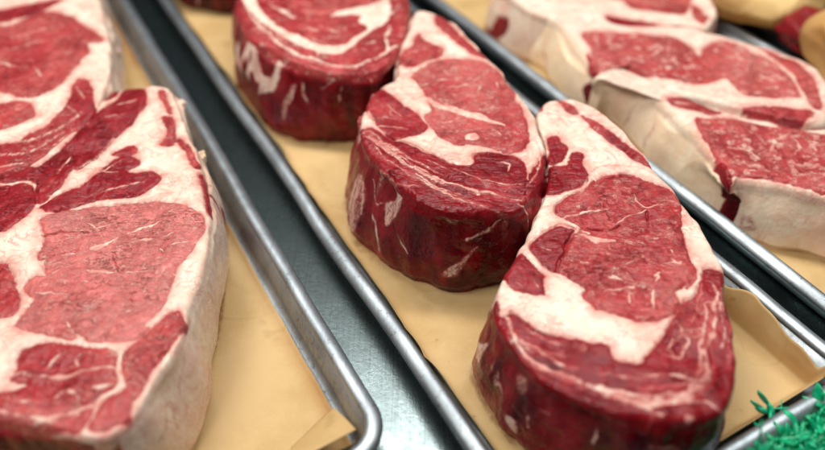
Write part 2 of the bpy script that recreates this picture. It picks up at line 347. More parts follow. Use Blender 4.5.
# ------------------------------------------------------------------ outlines and grain of each steak, in 0.1 mm about its own middle
STEAK = {}
STEAK['S'] = dict(h=0.068, at=(0.1192, 0.3265), base='f', ccw=0,
 rows=[(-223,1473,-241,1481,0.75,0.5,0.1),(-130,1584,-138,1603,0.8,0.4,0.1),(60,1598,69,1616,0.8,0.4,0.1),(241,1391,258,1401,0.8,0.4,0.1),(433,959,452,965,0.8,0.4,0.1),(486,704,505,710,0.8,0.4,0.1),(560,510,580,515,0.8,0.4,0.1),(591,325,611,329,0.8,0.4,0.1),(635,113,654,116,0.8,0.4,0.1),(646,-103,666,-102,0.7,0.4,0.1),(654,-271,674,-273,0.5,0.5,0),(612,-516,632,-519,0.1,0.6,0),(583,-747,602,-751,0.05,0.7,0),(535,-942,554,-948,0.05,0.75,0),(462,-1116,480,-1126,0.05,0.8,0),(360,-1246,372,-1262,0.05,0.9,0),(187,-1314,190,-1333,0,1,0),(-18,-1308,-21,-1328,0,1,0),(-214,-1252,-221,-1270,0,0.9,0),(-407,-1152,-418,-1169,0,0.85,0),(-554,-1024,-578,-1044,0,0.85,0),(-661,-843,-708,-863,0.08,0.85,0),(-719,-641,-790,-653,0.15,0.8,0),(-719,-508,-811,-489,0.3,0.7,0),(-650,-312,-668,-305,0.2,0.7,0),(-572,-137,-591,-129,0.4,0.7,0),(-494,22,-512,30,0.4,0.7,0),(-391,247,-409,255,0.4,0.7,0),(-305,447,-325,453,0.3,0.7,0),(-253,682,-273,685,0.4,0.7,0),(-236,911,-256,912,0.5,0.6,0),(-240,1156,-260,1155,0.6,0.6,0),(-258,1311,-278,1312,0.7,0.6,0)],
 top=[
  ('m',0.4,[(46,529),(147,621),(282,621),(400,555),(513,478),(580,390),(575,370),(547,249),(514,87),(495,-68),(489,-194),(477,-315),(414,-412),(490,-271),(450,-344),(378,-414),(319,-466),(335,-525),(297,-599),(230,-640),(152,-656),(64,-660),(-6,-640),(-74,-607),(-132,-583),(-149,-575),(-187,-500),(-203,-449),(-189,-403),(-293,-285),(-314,-235),(-254,-131),(-234,-46),(-168,31),(-103,98),(-189,190),(-265,261),(-175,382),(-32,457),(44,560)]),
  ('m',0.62,[(-461,-46),(-364,53),(-246,125),(-159,87),(-238,-24),(-262,-131),(-314,-235),(-372,-225),(-433,-131)]),
  ('m',0.6,[(-561,-122),(-514,-122),(-446,-235),(-399,-281),(-421,-344),(-413,-431),(-459,-440),(-548,-431),(-609,-397),(-652,-290),(-605,-216)]),
  ('m',0.66,[(-669,-615),(-634,-583),(-550,-664),(-472,-734),(-391,-765),(-298,-788),(-207,-818),(-134,-848),(-122,-942),(8,-965),(45,-918),(160,-796),(188,-757),(290,-648),(333,-558),(391,-508),(463,-457),(550,-271),(643,-290),(667,-361),(641,-818),(569,-1110),(443,-1336),(173,-1441),(-294,-1441),(-801,-1295),(-912,-907),(-879,-788),(-795,-632),(-720,-483),(-705,-599)]),
  ('m',0.5,[(94,1342),(194,1229),(278,1105),(383,927),(454,784),(469,702),(386,784),(284,956),(189,1105)]),
  ('m',0.45,[(-45,1594),(34,1491),(74,1391),(34,1374),(-11,1440)]),
  ('m',0.6,[(-195,1060),(-128,1090),(-124,1000),(-80,941),(-117,812),(-187,743),(-237,757),(-209,898)]),
  ('m',0.65,[(-265,675),(-191,715),(-104,729),(-47,869),(13,869),(-14,757),(13,621),(-20,529),(-127,478),(-215,440),(-295,452)]),
  ('m',0.4,[(-221,1491),(-183,1491),(-204,1407),(-230,1424)]),
  ('m',0.84,[(-686,-764),(-624,-872),(-551,-976),(-450,-1051),(-323,-1117),(-199,-1180),(-170,-1175),(-66,-1208),(42,-1218),(169,-1200),(279,-1161),(379,-1035),(457,-988),(622,-957),(524,-1441),(144,-1542),(-313,-1542),(-856,-1325),(-827,-907)]),
  ('s',211.37,[(-633,-818),(-545,-924),(-441,-993),(-313,-1060),(-188,-1125),(-57,-1168),(40,-1175),(169,-1154),(269,-1110),(341,-1035),(396,-894),(513,-566)]),
  ('fl',41.6,[(-669,-615),(-619,-827),(-545,-924),(-441,-993),(-313,-1060),(-188,-1125),(-163,-1139),(-57,-1168),(40,-1175),(169,-1154),(269,-1110),(341,-1035),(369,-942),(379,-861),(420,-833),(454,-742)]),
  ('fl',25.6,[(454,-742),(519,-566),(557,-466),(562,-361)]),
  ('fl',15.37,[(-658,-782),(-573,-800),(-443,-907),(-356,-985)]),
  ('p',15.83,[(-215,-1019),(-142,-1038),(-46,-1062),(32,-1053)]),
  ('p',15.83,[(141,-897),(234,-913),(286,-829)]),
  ('fl',14.07,[(183,-861),(190,-934)]),
  ('p',16,[(218,-826),(275,-757),(281,-679)]),
  ('fl',12.8,[(177,-848),(231,-788)]),
  ('p',14.4,[(-566,-703),(-478,-780),(-376,-821)]),
  ('p',12.8,[(-600,-788),(-487,-848),(-386,-892)]),
  ('p',12.8,[(505,-379),(435,-533),(348,-664)]),
  ('p',12.8,[(610,-397),(545,-566),(522,-679)]),
  ('p',59.81,[(-214,-1146),(-124,-1190),(-4,-1204),(121,-1194),(230,-1156)]),
  ('fl',24.63,[(-27,-1035),(60,-1042),(151,-1035),(233,-1057),(290,-1080)]),
  ('fl',31.66,[(-51,-1197),(9,-1253),(54,-1267)]),
  ('fl',24.63,[(6,-1239),(-29,-1309),(-81,-1376)]),
  ('fl',17.59,[(170,-1197),(283,-1190),(343,-1232),(397,-1253)]),
  ('fl',31.66,[(169,-1288),(192,-1284)]),
  ('fl',22.4,[(525,-711),(488,-848)]),
  ('fl',19.2,[(285,-780),(309,-803),(284,-848)]),
  ('fl',16,[(355,-726),(396,-711),(411,-742)]),
  ('fl',16,[(444,-500),(485,-449)]),
  ('f',0,[(-817,-764),(-759,-764),(-790,-890),(-849,-924)]),
  ('p',17.6,[(-371,370),(-113,465),(-30,516),(32,634),(94,696),(236,724),(398,688),(533,555),(587,415)]),
  ('k',0.38,[(46,529),(282,621),(580,390),(514,87),(477,-315),(450,-344),(297,-599),(64,-660),(-132,-583),(-293,-285),(-234,-46),(-189,190),(-175,382)]),
  ('fl',22.89,[(113,132),(207,202),(315,261)]),
  ('fl',17.6,[(114,-14),(200,-35),(241,-57)]),
  ('fl',21.12,[(263,-24),(345,-3)]),
  ('fl',17.6,[(295,419),(297,321),(336,285),(425,321)]),
  ('fl',42.25,[(-134,53),(-37,-7),(65,-29)]),
  ('fl',45.77,[(-268,132),(-157,98),(-71,57)]),
  ('fl',38.73,[(-366,160),(-234,202)]),
  ('fl',26.41,[(-234,202),(-69,249),(96,277)]),
  ('fl',19.2,[(-87,-443),(0,-431),(68,-414),(98,-397)]),
  ('fl',24,[(62,-440),(44,-533)]),
  ('fl',24,[(197,-440),(185,-516),(165,-575)]),
  ('fl',14.4,[(272,-322),(232,-379)]),
  ('fl',19.2,[(379,-188),(399,-238),(432,-216)]),
  ('fl',14.4,[(-14,-308),(44,-344)]),
  ('fl',14.4,[(54,-235),(90,-253)]),
  ('fl',17.6,[(351,-215),(419,-235)]),
  ('fl',17.6,[(241,-335),(294,-295)]),
  ('fl',17.6,[(-175,-194),(-127,-215)]),
  ('fl',17.6,[(-37,-315),(32,-335)]),
  ('fl',15.84,[(393,-110),(402,-163)]),
  ('fl',15.84,[(67,-235),(150,-194)]),
  ('fl',14.08,[(-394,-57),(-338,-89)]),
  ('fl',12.8,[(-580,-361),(-551,-397)]),
  ('fl',16,[(-473,-344),(-455,-405)]),
  ('f',0.45,[(-300,-843),(-285,-816),(-263,-816),(-251,-843),(-272,-870),(-294,-870)]),
  ('d',14.08,[(120,568),(247,616),(340,581)]),
  ('d',10.56,[(127,121),(42,87),(-62,109)]),
  ('d',8.8,[(328,249),(316,132)]),
  ('d',12.8,[(-640,-575),(-562,-664),(-485,-734),(-403,-765)])],
 side=[
  ('f',0.5,[(4529,121),(4467,52),(4435,155),(4474,232),(4521,232)]),
  ('f',0.8,[(4529,439),(4490,405),(4412,439),(4427,525),(4498,534)]),
  ('f',0.8,[(4936,336),(4834,189),(4834,336),(4905,508),(4936,439)]),
  ('fl',7.69,[(4654,293),(4584,430)]),
  ('fl',7.69,[(4764,336),(4686,491)]),
  ('fl',7.69,[(4725,241),(4654,370)]),
  ('fl',9.61,[(4467,654),(4412,611)]),
  ('fl',9.61,[(4310,164),(4255,189)]),
  ('fl',13.45,[(4036,121),(4029,232)]),
  ('fl',11.53,[(4373,301),(4349,379)]),
  ('fl',9.61,[(4819,465),(4678,611)]),
  ('f',0.4,[(3856,241),(3802,198),(3747,121),(3630,155),(3630,224),(3849,284)])])
STEAK['M'] = dict(h=0.074, at=(0.0227, 0.4633), base='f', ccw=0,
 rows=[(-204,1561,-222,1570,0.7,0.5,0.1),(-76,1561,-67,1578,0.8,0.4,0.1),(118,1387,134,1399,0.8,0.4,0.1),(293,1025,311,1033,0.8,0.4,0.1),(452,659,470,666,0.8,0.4,0.1),(566,323,585,329,0.8,0.4,0.1),(643,41,663,45,0.8,0.4,0.1),(686,-285,706,-282,0.7,0.4,0.1),(709,-549,729,-549,0.4,0.5,0),(676,-794,695,-799,0.2,0.7,0),(595,-1002,570,-987,0.1,0.8,0),(462,-1141,446,-1116,0.1,0.85,0),(324,-1179,324,-1175,0.05,0.9,0),(75,-1198,71,-1229,0,0.9,0),(-115,-1131,-134,-1166,0,0.9,0),(-243,-1023,-308,-1082,0,0.85,0),(-378,-847,-494,-927,0.05,0.8,0),(-500,-651,-661,-730,0.1,0.75,0),(-587,-419,-742,-451,0.2,0.7,0),(-600,-171,-780,-173,0.3,0.7,0),(-593,-13,-613,-11,0.3,0.7,0),(-555,165,-574,172,0.3,0.7,0),(-467,323,-484,334,0.5,0.7,0),(-367,442,-386,448,0.5,0.7,0),(-347,723,-367,725,0.4,0.7,0),(-316,956,-336,960,0.4,0.7,0),(-249,1239,-269,1242,0.5,0.7,0)],
 top=[
  ('m',0.32,[(-220,482),(-140,595),(-18,692),(105,732),(246,712),(381,634),(472,520),(533,336),(567,195),(559,114),(600,-55),(611,-255),(605,-408),(548,-519),(444,-573),(340,-519),(211,-482),(102,-464),(-6,-390),(-81,-255),(-125,-116),(-77,-34),(-98,114),(-134,300),(-181,408)]),
  ('m',0.62,[(-584,50),(-530,179),(-473,268),(-349,114),(-229,-34),(-126,-216),(-173,-313),(-251,-352),(-340,-390),(-432,-313),(-504,-196),(-556,-55)]),
  ('m',0.5,[(-341,712),(-292,853),(-220,956),(-198,1126),(-166,1170),(-125,1019),(-12,935),(16,832),(-37,732),(-159,673),(-240,615),(-320,653)]),
  ('m',0.48,[(-21,1419),(25,1513),(68,1466),(106,1304),(203,1083),(278,914),(392,772),(408,720),(310,772),(195,914),(99,1126),(18,1259)]),
  ('m',0.62,[(-579,-294),(-500,-294),(-340,-419),(-229,-501),(-78,-608),(69,-713),(188,-689),(203,-608),(336,-573),(484,-608),(543,-661),(570,-797),(692,-591),(763,-626),(714,-960),(459,-1405),(-611,-1405),(-671,-446)]),
  ('m',0.74,[(-565,-797),(-418,-797),(-218,-864),(-25,-1008),(114,-1070),(272,-1116),(492,-1116),(678,-928),(650,-1405),(-229,-1567),(-607,-1460)]),
  ('s',212.75,[(-540,-408),(-380,-608),(-218,-797),(-23,-945),(117,-1008),(275,-1070),(554,-1101)]),
  ('f',0,[(-128,192),(-15,71),(168,-46),(324,-144),(452,-263),(297,-208),(164,-128),(5,-34),(-87,71)]),
  ('k',0.4,[(-220,482),(-18,692),(246,712),(472,520),(567,195),(600,-55),(605,-408),(444,-573),(211,-482),(-81,-255),(-77,-13)]),
  ('fl',26.41,[(-143,336),(-45,390),(52,401)]),
  ('fl',26.41,[(29,265),(145,300),(266,390),(393,520)]),
  ('fl',19.36,[(28,538),(64,463),(96,520)]),
  ('fl',19.36,[(202,-40),(299,25),(358,65)]),
  ('fl',20.16,[(-46,-188),(69,-176),(167,-75)]),
  ('f',0,[(151,-378),(209,-340),(250,-390),(236,-446),(181,-438)]),
  ('fl',17.92,[(357,-313),(409,-363)]),
  ('fl',14.08,[(181,634),(215,520)]),
  ('fl',14.08,[(273,195),(318,300)]),
  ('fl',14.08,[(-63,482),(-24,445)]),
  ('fl',14.08,[(439,372),(446,229)]),
  ('fl',13.44,[(-479,-255),(-365,-255),(-252,-286)]),
  ('fl',11.2,[(-460,-136),(-344,-156)]),
  ('fl',13.44,[(-418,29),(-299,-116)]),
  ('fl',29.11,[(379,-573),(524,-636),(561,-730),(547,-880)]),
  ('fl',20.16,[(349,-678),(443,-696),(425,-771)]),
  ('fl',31.35,[(-218,-764),(-145,-814),(-22,-912),(120,-960),(279,-1023),(476,-1079)]),
  ('p',17.92,[(-517,-446),(-400,-661),(-271,-797)]),
  ('p',17.92,[(-383,-501),(-229,-678),(-20,-847)]),
  ('p',17.92,[(-106,-967),(73,-1079),(229,-1152)]),
  ('p',15.68,[(-462,-730),(-332,-896),(-188,-960)]),
  ('fl',15.68,[(46,-764),(188,-847),(350,-912),(512,-935)]),
  ('fl',15.68,[(-208,-837),(-45,-976),(136,-1039)]),
  ('fl',49.27,[(-551,-55),(-521,-216),(-431,-333)]),
  ('fl',15.68,[(-471,-482),(-315,-626),(-208,-764)]),
  ('fl',13.44,[(-122,-678),(44,-797)]),
  ('p',20.16,[(656,-446),(670,-591),(612,-797),(530,-960)]),
  ('fl',14.08,[(-281,812),(-158,873),(-55,873)]),
  ('d',13.44,[(192,-608),(313,-591)]),
  ('d',11.2,[(-340,-408),(-163,-537),(48,-713)]),
  ('d',11.2,[(138,-992),(336,-1070),(474,-1101)]),
  ('d',11.2,[(-144,-764),(21,-864),(284,-960),(504,-1008)])],
 side=[
  ('f',0.75,[(4057,0),(3938,9),(3953,141),(4064,318),(4138,234),(4042,94)]),
  ('f',0.5,[(3628,0),(3377,0),(3443,19),(3576,56)]),  # pale wedge painted in for a highlight along the front edge
  ('fl',26.87,[(4522,328),(4507,515)]),
  ('fl',15.68,[(4426,169),(4323,468)]),
  ('fl',15.68,[(4337,159),(4153,244)]),
  ('f',0.6,[(4567,478),(4537,225),(4397,206),(4337,422),(4374,637)]),
  ('f',0.55,[(3635,534),(3562,431),(3384,234),(3429,365),(3554,553)]),
  ('fl',36,[(3443,187),(3288,28)]),
  ('fl',28.8,[(3938,328),(3842,440)]),
  ('fl',28.8,[(4204,328),(4094,609)]),
  ('fl',21.6,[(4648,609),(4441,646)])])
STEAK['B'] = dict(h=0.072, at=(-0.0833, 0.6208), base='m', ccw=0,
 rows=[(809,249,829,251,0.3,0.6,0),(783,-148,803,-150,0.2,0.7,0),(751,-565,771,-568,0.1,0.8,0),(687,-817,660,-804,0.1,0.85,0),(543,-992,526,-968,0.05,0.9,0),(351,-1054,351,-1024,0,0.85,0),(78,-992,47,-1069,0,0.85,0),(-212,-833,-294,-952,0.05,0.8,0),(-442,-634,-529,-723,0.1,0.75,0),(-610,-443,-774,-543,0.3,0.75,0),(-740,-148,-898,-202,0.2,0.75,0),(-811,146,-831,143,0.2,0.7,0),(-859,638,-879,639,0.2,0.7,0),(-745,1311,-764,1319,0.2,0.7,0),(-396,1740,-402,1759,0.2,0.7,0),(157,1629,170,1645,0.2,0.7,0),(656,915,674,924,0.3,0.6,0)],
 top=[
  ('f',0,[(-850,563),(-634,249),(-558,50),(-412,-186),(-258,-367),(-117,-476),(18,-562),(127,-604),(251,-583),(349,-455),(427,-300),(334,-186),(351,-93),(283,-70),(151,-93),(83,-70),(187,26),(319,75),(496,198),(609,249),(638,-46),(577,-232),(472,-345),(394,-498),(278,-666),(158,-728),(10,-687),(-147,-583),(-290,-455),(-443,-278),(-581,-93),(-733,148)]),
  ('m',0.35,[(-408,456),(392,456),(538,300),(316,124),(122,2),(-80,2),(-248,99)]),
  ('s',126.75,[(-738,50),(-530,-278),(-363,-541),(-168,-756),(48,-875),(256,-953),(435,-907),(654,-768)]),
  ('fl',46.47,[(-724,99),(-537,-232),(-369,-498),(-174,-707),(45,-840),(254,-915),(433,-868),(612,-740),(723,-604)]),
  ('fl',38.02,[(621,-255),(606,-498),(631,-687)]),
  ('fl',21.12,[(-376,-367),(-256,-549),(-145,-604)]),
  ('fl',25.35,[(4,-625),(47,-748)]),
  ('fl',42.25,[(-516,223),(-378,50),(-236,-103)]),
  ('fl',29.57,[(-129,-269),(10,-358)]),
  ('fl',25.35,[(-32,-476),(57,-519)]),
  ('fl',19.01,[(440,-583),(522,-541)]),
  ('fl',25.35,[(638,-46),(725,148)]),
  ('fl',19.01,[(82,-323),(174,-389),(252,-278)])],
 side=[
  ('f',0.9,[(3060,237),(2900,173),(2676,246),(2668,337),(2764,383),(3028,365)]),
  ('f',0.95,[(2652,0),(2475,0),(2379,173),(2195,82),(2235,246),(2379,365),(2419,237),(2508,246),(2564,355),(2588,210),(2532,55)]),
  ('f',0.9,[(2211,0),(2123,0),(2203,128),(2235,73)]),
  ('f',0.6,[(2059,146),(1995,173),(2075,437),(2131,437)]),
  ('fl',25.35,[(1754,0),(1714,9),(1787,91)]),
  ('fl',16.9,[(1354,0),(1362,73)]),
  ('fl',16.9,[(1931,137),(1891,273)]),
  ('fl',12.67,[(1642,36),(1674,201)])])
STEAK['L'] = dict(h=0.06, at=(-0.2021, 0.3477), base='f', ccw=0,
 rows=[(-697,651,-714,661,0.4,0.6,0),(-587,929,-605,937,0.4,0.6,0),(-466,1202,-486,1206,0.5,0.6,0),(-461,1481,-480,1484,0.5,0.6,0),(-409,1659,-423,1673,0.6,0.6,0),(-233,1705,-233,1725,0.8,0.5,0),(9,1659,21,1674,0.9,0.4,0.2),(164,1381,182,1390,0.9,0.4,0.2),(312,1043,331,1052,0.9,0.4,0.25),(456,734,474,742,0.7,0.4,0.3),(541,537,559,544,0.5,0.5,0.25),(632,267,651,273,0.6,0.5,0.2),(713,-3,684,-9,0.8,0.5,0.28),(738,-252,709,-253,1,0.4,0.28),(740,-603,737,-603,1,0.4,0.28),(731,-993,804,-1001,1,0.4,0.28),(670,-1230,808,-1270,1,0.4,0.28),(594,-1464,612,-1473,0.9,0.5,0.05),(514,-1532,522,-1551,0.5,0.9,0),(395,-1549,394,-1569,0,1,0),(177,-1510,174,-1530,0,1,0),(-57,-1476,-60,-1496,0,1,0),(-384,-1424,-392,-1442,0,1,0),(-838,-1147,-853,-1160,0.5,0.6,0),(-1177,-571,-1196,-577,0.6,0.6,0),(-1215,45,-1234,51,0.6,0.6,0),(-862,459,-877,472,0.5,0.6,0)],
 top=[
  ('m',0.06,[(-393,15),(-329,100),(-157,158),(23,201),(210,231),(370,216),(497,172),(609,100),(653,29),(657,-121),(618,-277),(578,-377),(563,-498),(569,-659),(530,-768),(503,-853),(533,-864),(484,-941),(421,-963),(317,-963),(231,-963),(143,-909),(55,-830),(129,-941),(29,-931),(-109,-886),(-219,-830),(-235,-811),(-210,-703),(-202,-636),(-288,-568),(-307,-498),(-255,-450),(-194,-450),(-261,-340),(-307,-290),(-323,-174),(-334,-94)]),
  ('m',0.4,[(665,-750),(722,-842),(700,-974),(652,-1121),(611,-1221),(583,-1355),(577,-1447),(522,-1473),(439,-1509),(400,-1482),(400,-1410),(433,-1336),(513,-1279),(507,-1201),(455,-1080),(471,-1017),(528,-909),(592,-819)]),
  ('m',0.48,[(-112,-1100),(-107,-1027),(-38,-985),(87,-995),(231,-1017),(354,-1027),(410,-1069),(423,-1141),(449,-1201),(450,-1260),(389,-1298),(358,-1355),(372,-1447),(361,-1509),(265,-1500),(168,-1491),(39,-1482),(-55,-1482),(-298,-1465),(-357,-1336),(-135,-1289),(-41,-1279),(-7,-1240),(-105,-1201),(-100,-1151)]),
  ('m',0.5,[(-524,-353),(-459,-402),(-376,-521),(-313,-636),(-294,-725),(-351,-768),(-617,-768),(-790,-545),(-692,-377)]),
  ('m',0.62,[(-361,1491),(-333,1659),(-194,1659),(-118,1491),(-112,1304),(-150,1126),(-214,955),(-269,769),(-340,571),(-397,564),(-429,357),(-474,199),(-557,317),(-595,418),(-695,438),(-844,418),(-1011,438),(-1029,480),(-753,586),(-646,586),(-567,740),(-508,972),(-471,1118)]),
  ('m',0.62,[(-827,377),(-653,397),(-578,337),(-527,238),(-509,123),(-563,-24),(-639,-77),(-906,-130),(-1206,86),(-1079,357)]),
  ('m',0.66,[(-277,383),(-225,465),(-172,636),(-97,747),(8,715),(38,658),(-22,584),(68,550),(169,571),(239,507),(234,424),(151,343),(13,283),(-128,244),(-320,123),(-453,142),(-412,238),(-325,357)]),
  ('m',0.55,[(-172,769),(-102,861),(-39,884),(-11,815),(-46,760)]),
  ('m',0.45,[(-33,1574),(-10,1603),(62,1437),(131,1278),(76,1357)]),
  ('m',0.45,[(85,1227),(143,1227),(220,1027),(241,884),(191,861),(151,908),(163,1027)]),
  ('m',0.4,[(252,955),(339,884),(420,769),(487,614),(454,614),(360,792)]),
  ('m',0.6,[(532,528),(639,303),(692,129),(647,178)]),
  ('m',0.6,[(-467,1491),(-440,1603),(-395,1659),(-393,1530)]),
  ('s',201.68,[(-167,-1211),(-39,-1181),(77,-1201),(189,-1191),(299,-1171),(409,-1151)]),
  ('s',156.86,[(-180,-1410),(-81,-1419),(57,-1447),(172,-1461),(306,-1438)]),
  ('fl',29.13,[(-39,-1181),(77,-1201),(189,-1191),(292,-1151),(403,-1131)]),
  ('fl',24.65,[(239,-1151),(196,-1090),(242,-1048),(312,-1055)]),
  ('fl',31.37,[(331,-1270),(452,-1240)]),
  ('fl',26.89,[(163,-1327),(188,-1283),(255,-1289)]),
  ('fl',35.85,[(-196,-1374),(-88,-1401),(50,-1429),(166,-1443),(294,-1401),(380,-1374)]),
  ('fl',22.41,[(-2,-1336),(85,-1355)]),
  ('fl',20.17,[(55,-1141),(109,-1059)]),
  ('k',0.4,[(-393,15),(-157,158),(210,231),(497,172),(653,29),(618,-277),(569,-659),(503,-853),(317,-963),(55,-830),(-219,-830),(-210,-703),(-307,-498),(-307,-290)]),
  ('f',0,[(-35,-213),(44,-174),(141,-100),(70,-200),(19,-239)]),
  ('fl',24.97,[(147,-213),(261,-161),(435,-121),(567,-54)]),
  ('fl',29.13,[(185,-59),(277,-18),(361,24)]),
  ('fl',31.21,[(27,-402),(115,-402),(201,-421)]),
  ('fl',27.05,[(-21,-469),(66,-493)]),
  ('fl',24.97,[(-218,-595),(-112,-602),(-27,-602)]),
  ('fl',20.81,[(-185,-277),(-26,-239)]),
  ('fl',14.57,[(260,-414),(419,-414)]),
  ('fl',20.81,[(-266,-328),(-203,-450),(-150,-402)]),
  ('fl',16.65,[(433,-226),(470,-265)]),
  ('fl',18.73,[(509,-200),(613,-174)]),
  ('fl',18.73,[(-138,43),(-30,1)]),
  ('fl',16.65,[(391,129),(475,100)]),
  ('fl',31.37,[(55,-830),(130,-920)]),
  ('fl',18.73,[(-25,-12),(71,43)]),
  ('fl',16.65,[(316,-545),(358,-510)]),
  ('fl',19.02,[(-173,303),(-16,383),(150,445)]),
  ('fl',19.02,[(-226,550),(-72,571)]),
  ('fl',21.74,[(-313,1383),(-186,1464)]),
  ('fl',19.02,[(-347,1201),(-216,1252)]),
  ('fl',21.74,[(-488,522),(-442,695)]),
  ('fl',21.74,[(-452,277),(-235,480),(-93,695)]),
  ('fl',19.02,[(-214,955),(-295,680),(-344,584)]),
  ('d',12.49,[(-348,-108),(-230,-73),(-69,-54)]),
  ('d',12.49,[(-271,-315),(-167,-252),(-39,-200)]),
  ('r',18.73,[(174,-303),(241,-438)]),
  ('r',16.65,[(341,-602),(375,-602)]),
  ('r',16.65,[(357,-659),(380,-681)])],
 side=[
  ('f',1,[(4531,38),(4455,91),(4521,296),(4625,486),(4747,311)]),
  ('p',20.17,[(4728,273),(4531,144),(4587,357)]),
  ('p',11.2,[(4183,0),(4408,91),(4521,296)]),
  ('p',8.96,[(3826,441),(4267,600)]),
  ('p',11.2,[(4089,228),(4446,478)])])
STEAK['A'] = dict(h=0.062, at=(-0.3300, 0.5557), base='f', ccw=0,
 rows=[(209,1216,227,1224,1,0.4,0.25),(436,737,454,745,1,0.4,0.25),(600,321,619,327,1,0.4,0.25),(706,-26,725,-21,1,0.4,0.25),(794,-424,814,-420,1,0.4,0.25),(835,-758,855,-756,0.9,0.4,0.2),(829,-935,849,-937,0.3,0.6,0),(795,-1104,814,-1110,0.1,0.6,0),(721,-1278,738,-1289,0.1,0.6,0),(561,-1467,575,-1480,0.1,0.6,0),(417,-1602,429,-1619,0.1,0.6,0),(139,-1754,137,-1774,0.1,0.6,0),(-316,-1535,-330,-1550,0.1,0.6,0),(-938,-785,-955,-796,0.5,0.6,0),(-1453,321,-1472,315,0.5,0.6,0),(-1607,1555,-1627,1555,0.5,0.6,0),(-1549,2589,-1567,2598,0.6,0.6,0),(-986,2882,-979,2900,0.8,0.5,0),(-193,2047,-177,2059,1,0.4,0.2)],
 top=[
  ('m',0.58,[(-1322,777),(-639,939),(-442,1022),(-106,1107),(-115,1022),(-249,817),(-443,737),(-522,658),(-1206,543)]),
  ('m',0.4,[(-490,581),(-331,737),(-150,857),(15,817),(219,658),(446,468),(511,321),(415,285),(455,109),(425,-158),(413,-408),(337,-558),(199,-616),(-29,-528),(-675,-528),(-1350,468)]),
  ('m',0.45,[(43,-702),(158,-673),(307,-730),(359,-868),(298,-948),(178,-1027),(-276,-1027),(-431,-702)]),
  ('m',0.45,[(529,-316),(668,-439),(853,-895),(775,-1179),(632,-1430),(421,-1611),(225,-1733),(-98,-1690),(-352,-1179),(262,-1229),(410,-1078),(522,-974),(568,-758),(572,-587)]),
  ('m',0.6,[(-419,1371),(-113,1650),(-752,2257),(-1526,2047),(-1260,1462)]),
  ('fl',34.56,[(-238,144),(-104,249),(113,335)]),
  ('fl',25.92,[(-224,-59),(-14,-158)]),
  ('fl',25.92,[(81,-125),(224,-297)]),
  ('fl',23.04,[(-304,394),(-130,505),(11,619)]),
  ('fl',20.16,[(159,109),(357,144)]),
  ('fl',23.04,[(-59,-378),(49,-316)]),
  ('fl',28.8,[(199,-616),(354,-604),(430,-457)]),
  ('fl',37.44,[(231,-1154),(469,-1154),(632,-1027),(737,-840)]),
  ('fl',31.68,[(236,-1373),(477,-1326),(583,-1219),(681,-1078)]),
  ('fl',25.92,[(584,-758),(690,-840)]),
  ('fl',25.92,[(580,-469),(703,-645)]),
  ('fl',25.92,[(371,-1490),(523,-1444)]),
  ('fl',23.04,[(101,-840),(245,-813)]),
  ('fl',23.04,[(634,-1278),(753,-1027)])],
 side=[])
STEAK['R2'] = dict(h=0.052, at=(0.2283, 0.5773), base='f', ccw=1,
 rows=[(-1173,947,-1249,975,1,0.4,0.75),(-1034,800,-1106,746,1,0.4,0.75),(-908,597,-992,564,1,0.4,0.8),(-802,196,-889,173,1,0.4,0.85),(-713,-121,-742,-130,1,0.5,0.7),(-656,-238,-658,-258,0.4,0.8,0.5),(-532,-138,-528,-157,0.9,0.5,0.1),(-364,-171,-377,-187,0.9,0.5,0.1),(-254,-368,-271,-379,0.9,0.5,0.1),(-115,-556,-127,-572,0.9,0.5,0.1),(230,-737,220,-754,0.8,0.5,0.1),(501,-895,492,-913,0.6,0.6,0),(773,-1020,768,-1039,0.5,0.6,0),(994,-1020,1006,-1036,0.5,0.6,0),(1207,-707,1226,-714,0.5,0.6,0),(1236,-320,1255,-318,0.6,0.6,0),(1158,-35,1176,-27,0.6,0.6,0),(1014,178,1027,193,0.7,0.5,0),(781,326,791,343,0.7,0.5,0.1),(535,459,540,479,0.8,0.5,0.1),(95,498,98,518,0.9,0.5,0.1),(-328,597,-321,615,0.9,0.5,0.1),(-671,758,-661,776,0.9,0.5,0.1),(-972,969,-965,988,1,0.4,0.3)],
 top=[
  ('m',0.28,[(-686,402),(-464,431),(-239,402),(-102,372),(120,343),(224,200),(280,6),(384,171),(589,285),(721,171),(795,61),(884,-153),(923,-406),(896,-645),(696,-668),(500,-645),(445,-503),(387,-357),(199,-455),(10,-381),(-236,-307),(-421,-179),(-620,-231),(-677,-101),(-651,116)]),
  ('m',0.45,[(890,171),(1032,-48),(1121,-307),(1082,-598),(1035,-804),(960,-835),(979,-598),(988,-307),(922,-48)]),
  ('m',0.5,[(396,-804),(739,-826),(932,-905),(706,-1042),(550,-936)]),
  ('k',0.6,[(-686,402),(-239,402),(224,200),(589,285),(884,-153),(896,-645),(500,-645),(199,-455),(-236,-307),(-620,-231)]),
  ('fl',53.42,[(638,88),(631,-101)]),
  ('fl',24.04,[(-515,171),(-396,200)]),
  ('fl',24.04,[(-195,-21),(-58,88)]),
  ('fl',24.04,[(-393,-48),(-241,-101)]),
  ('fl',24.04,[(-37,171),(74,61)]),
  ('fl',32.05,[(704,-357),(774,-455)]),
  ('r',48.07,[(-703,61),(-692,-256)]),
  ('m',0.7,[(-705,-179),(-657,-281),(-695,-416),(-729,-381)])],
 side=[
  ('m',0.9,[(1221,112),(1331,20),(1394,165),(1323,296),(1276,369)]),
  ('p',43.2,[(339,211),(559,474)])])
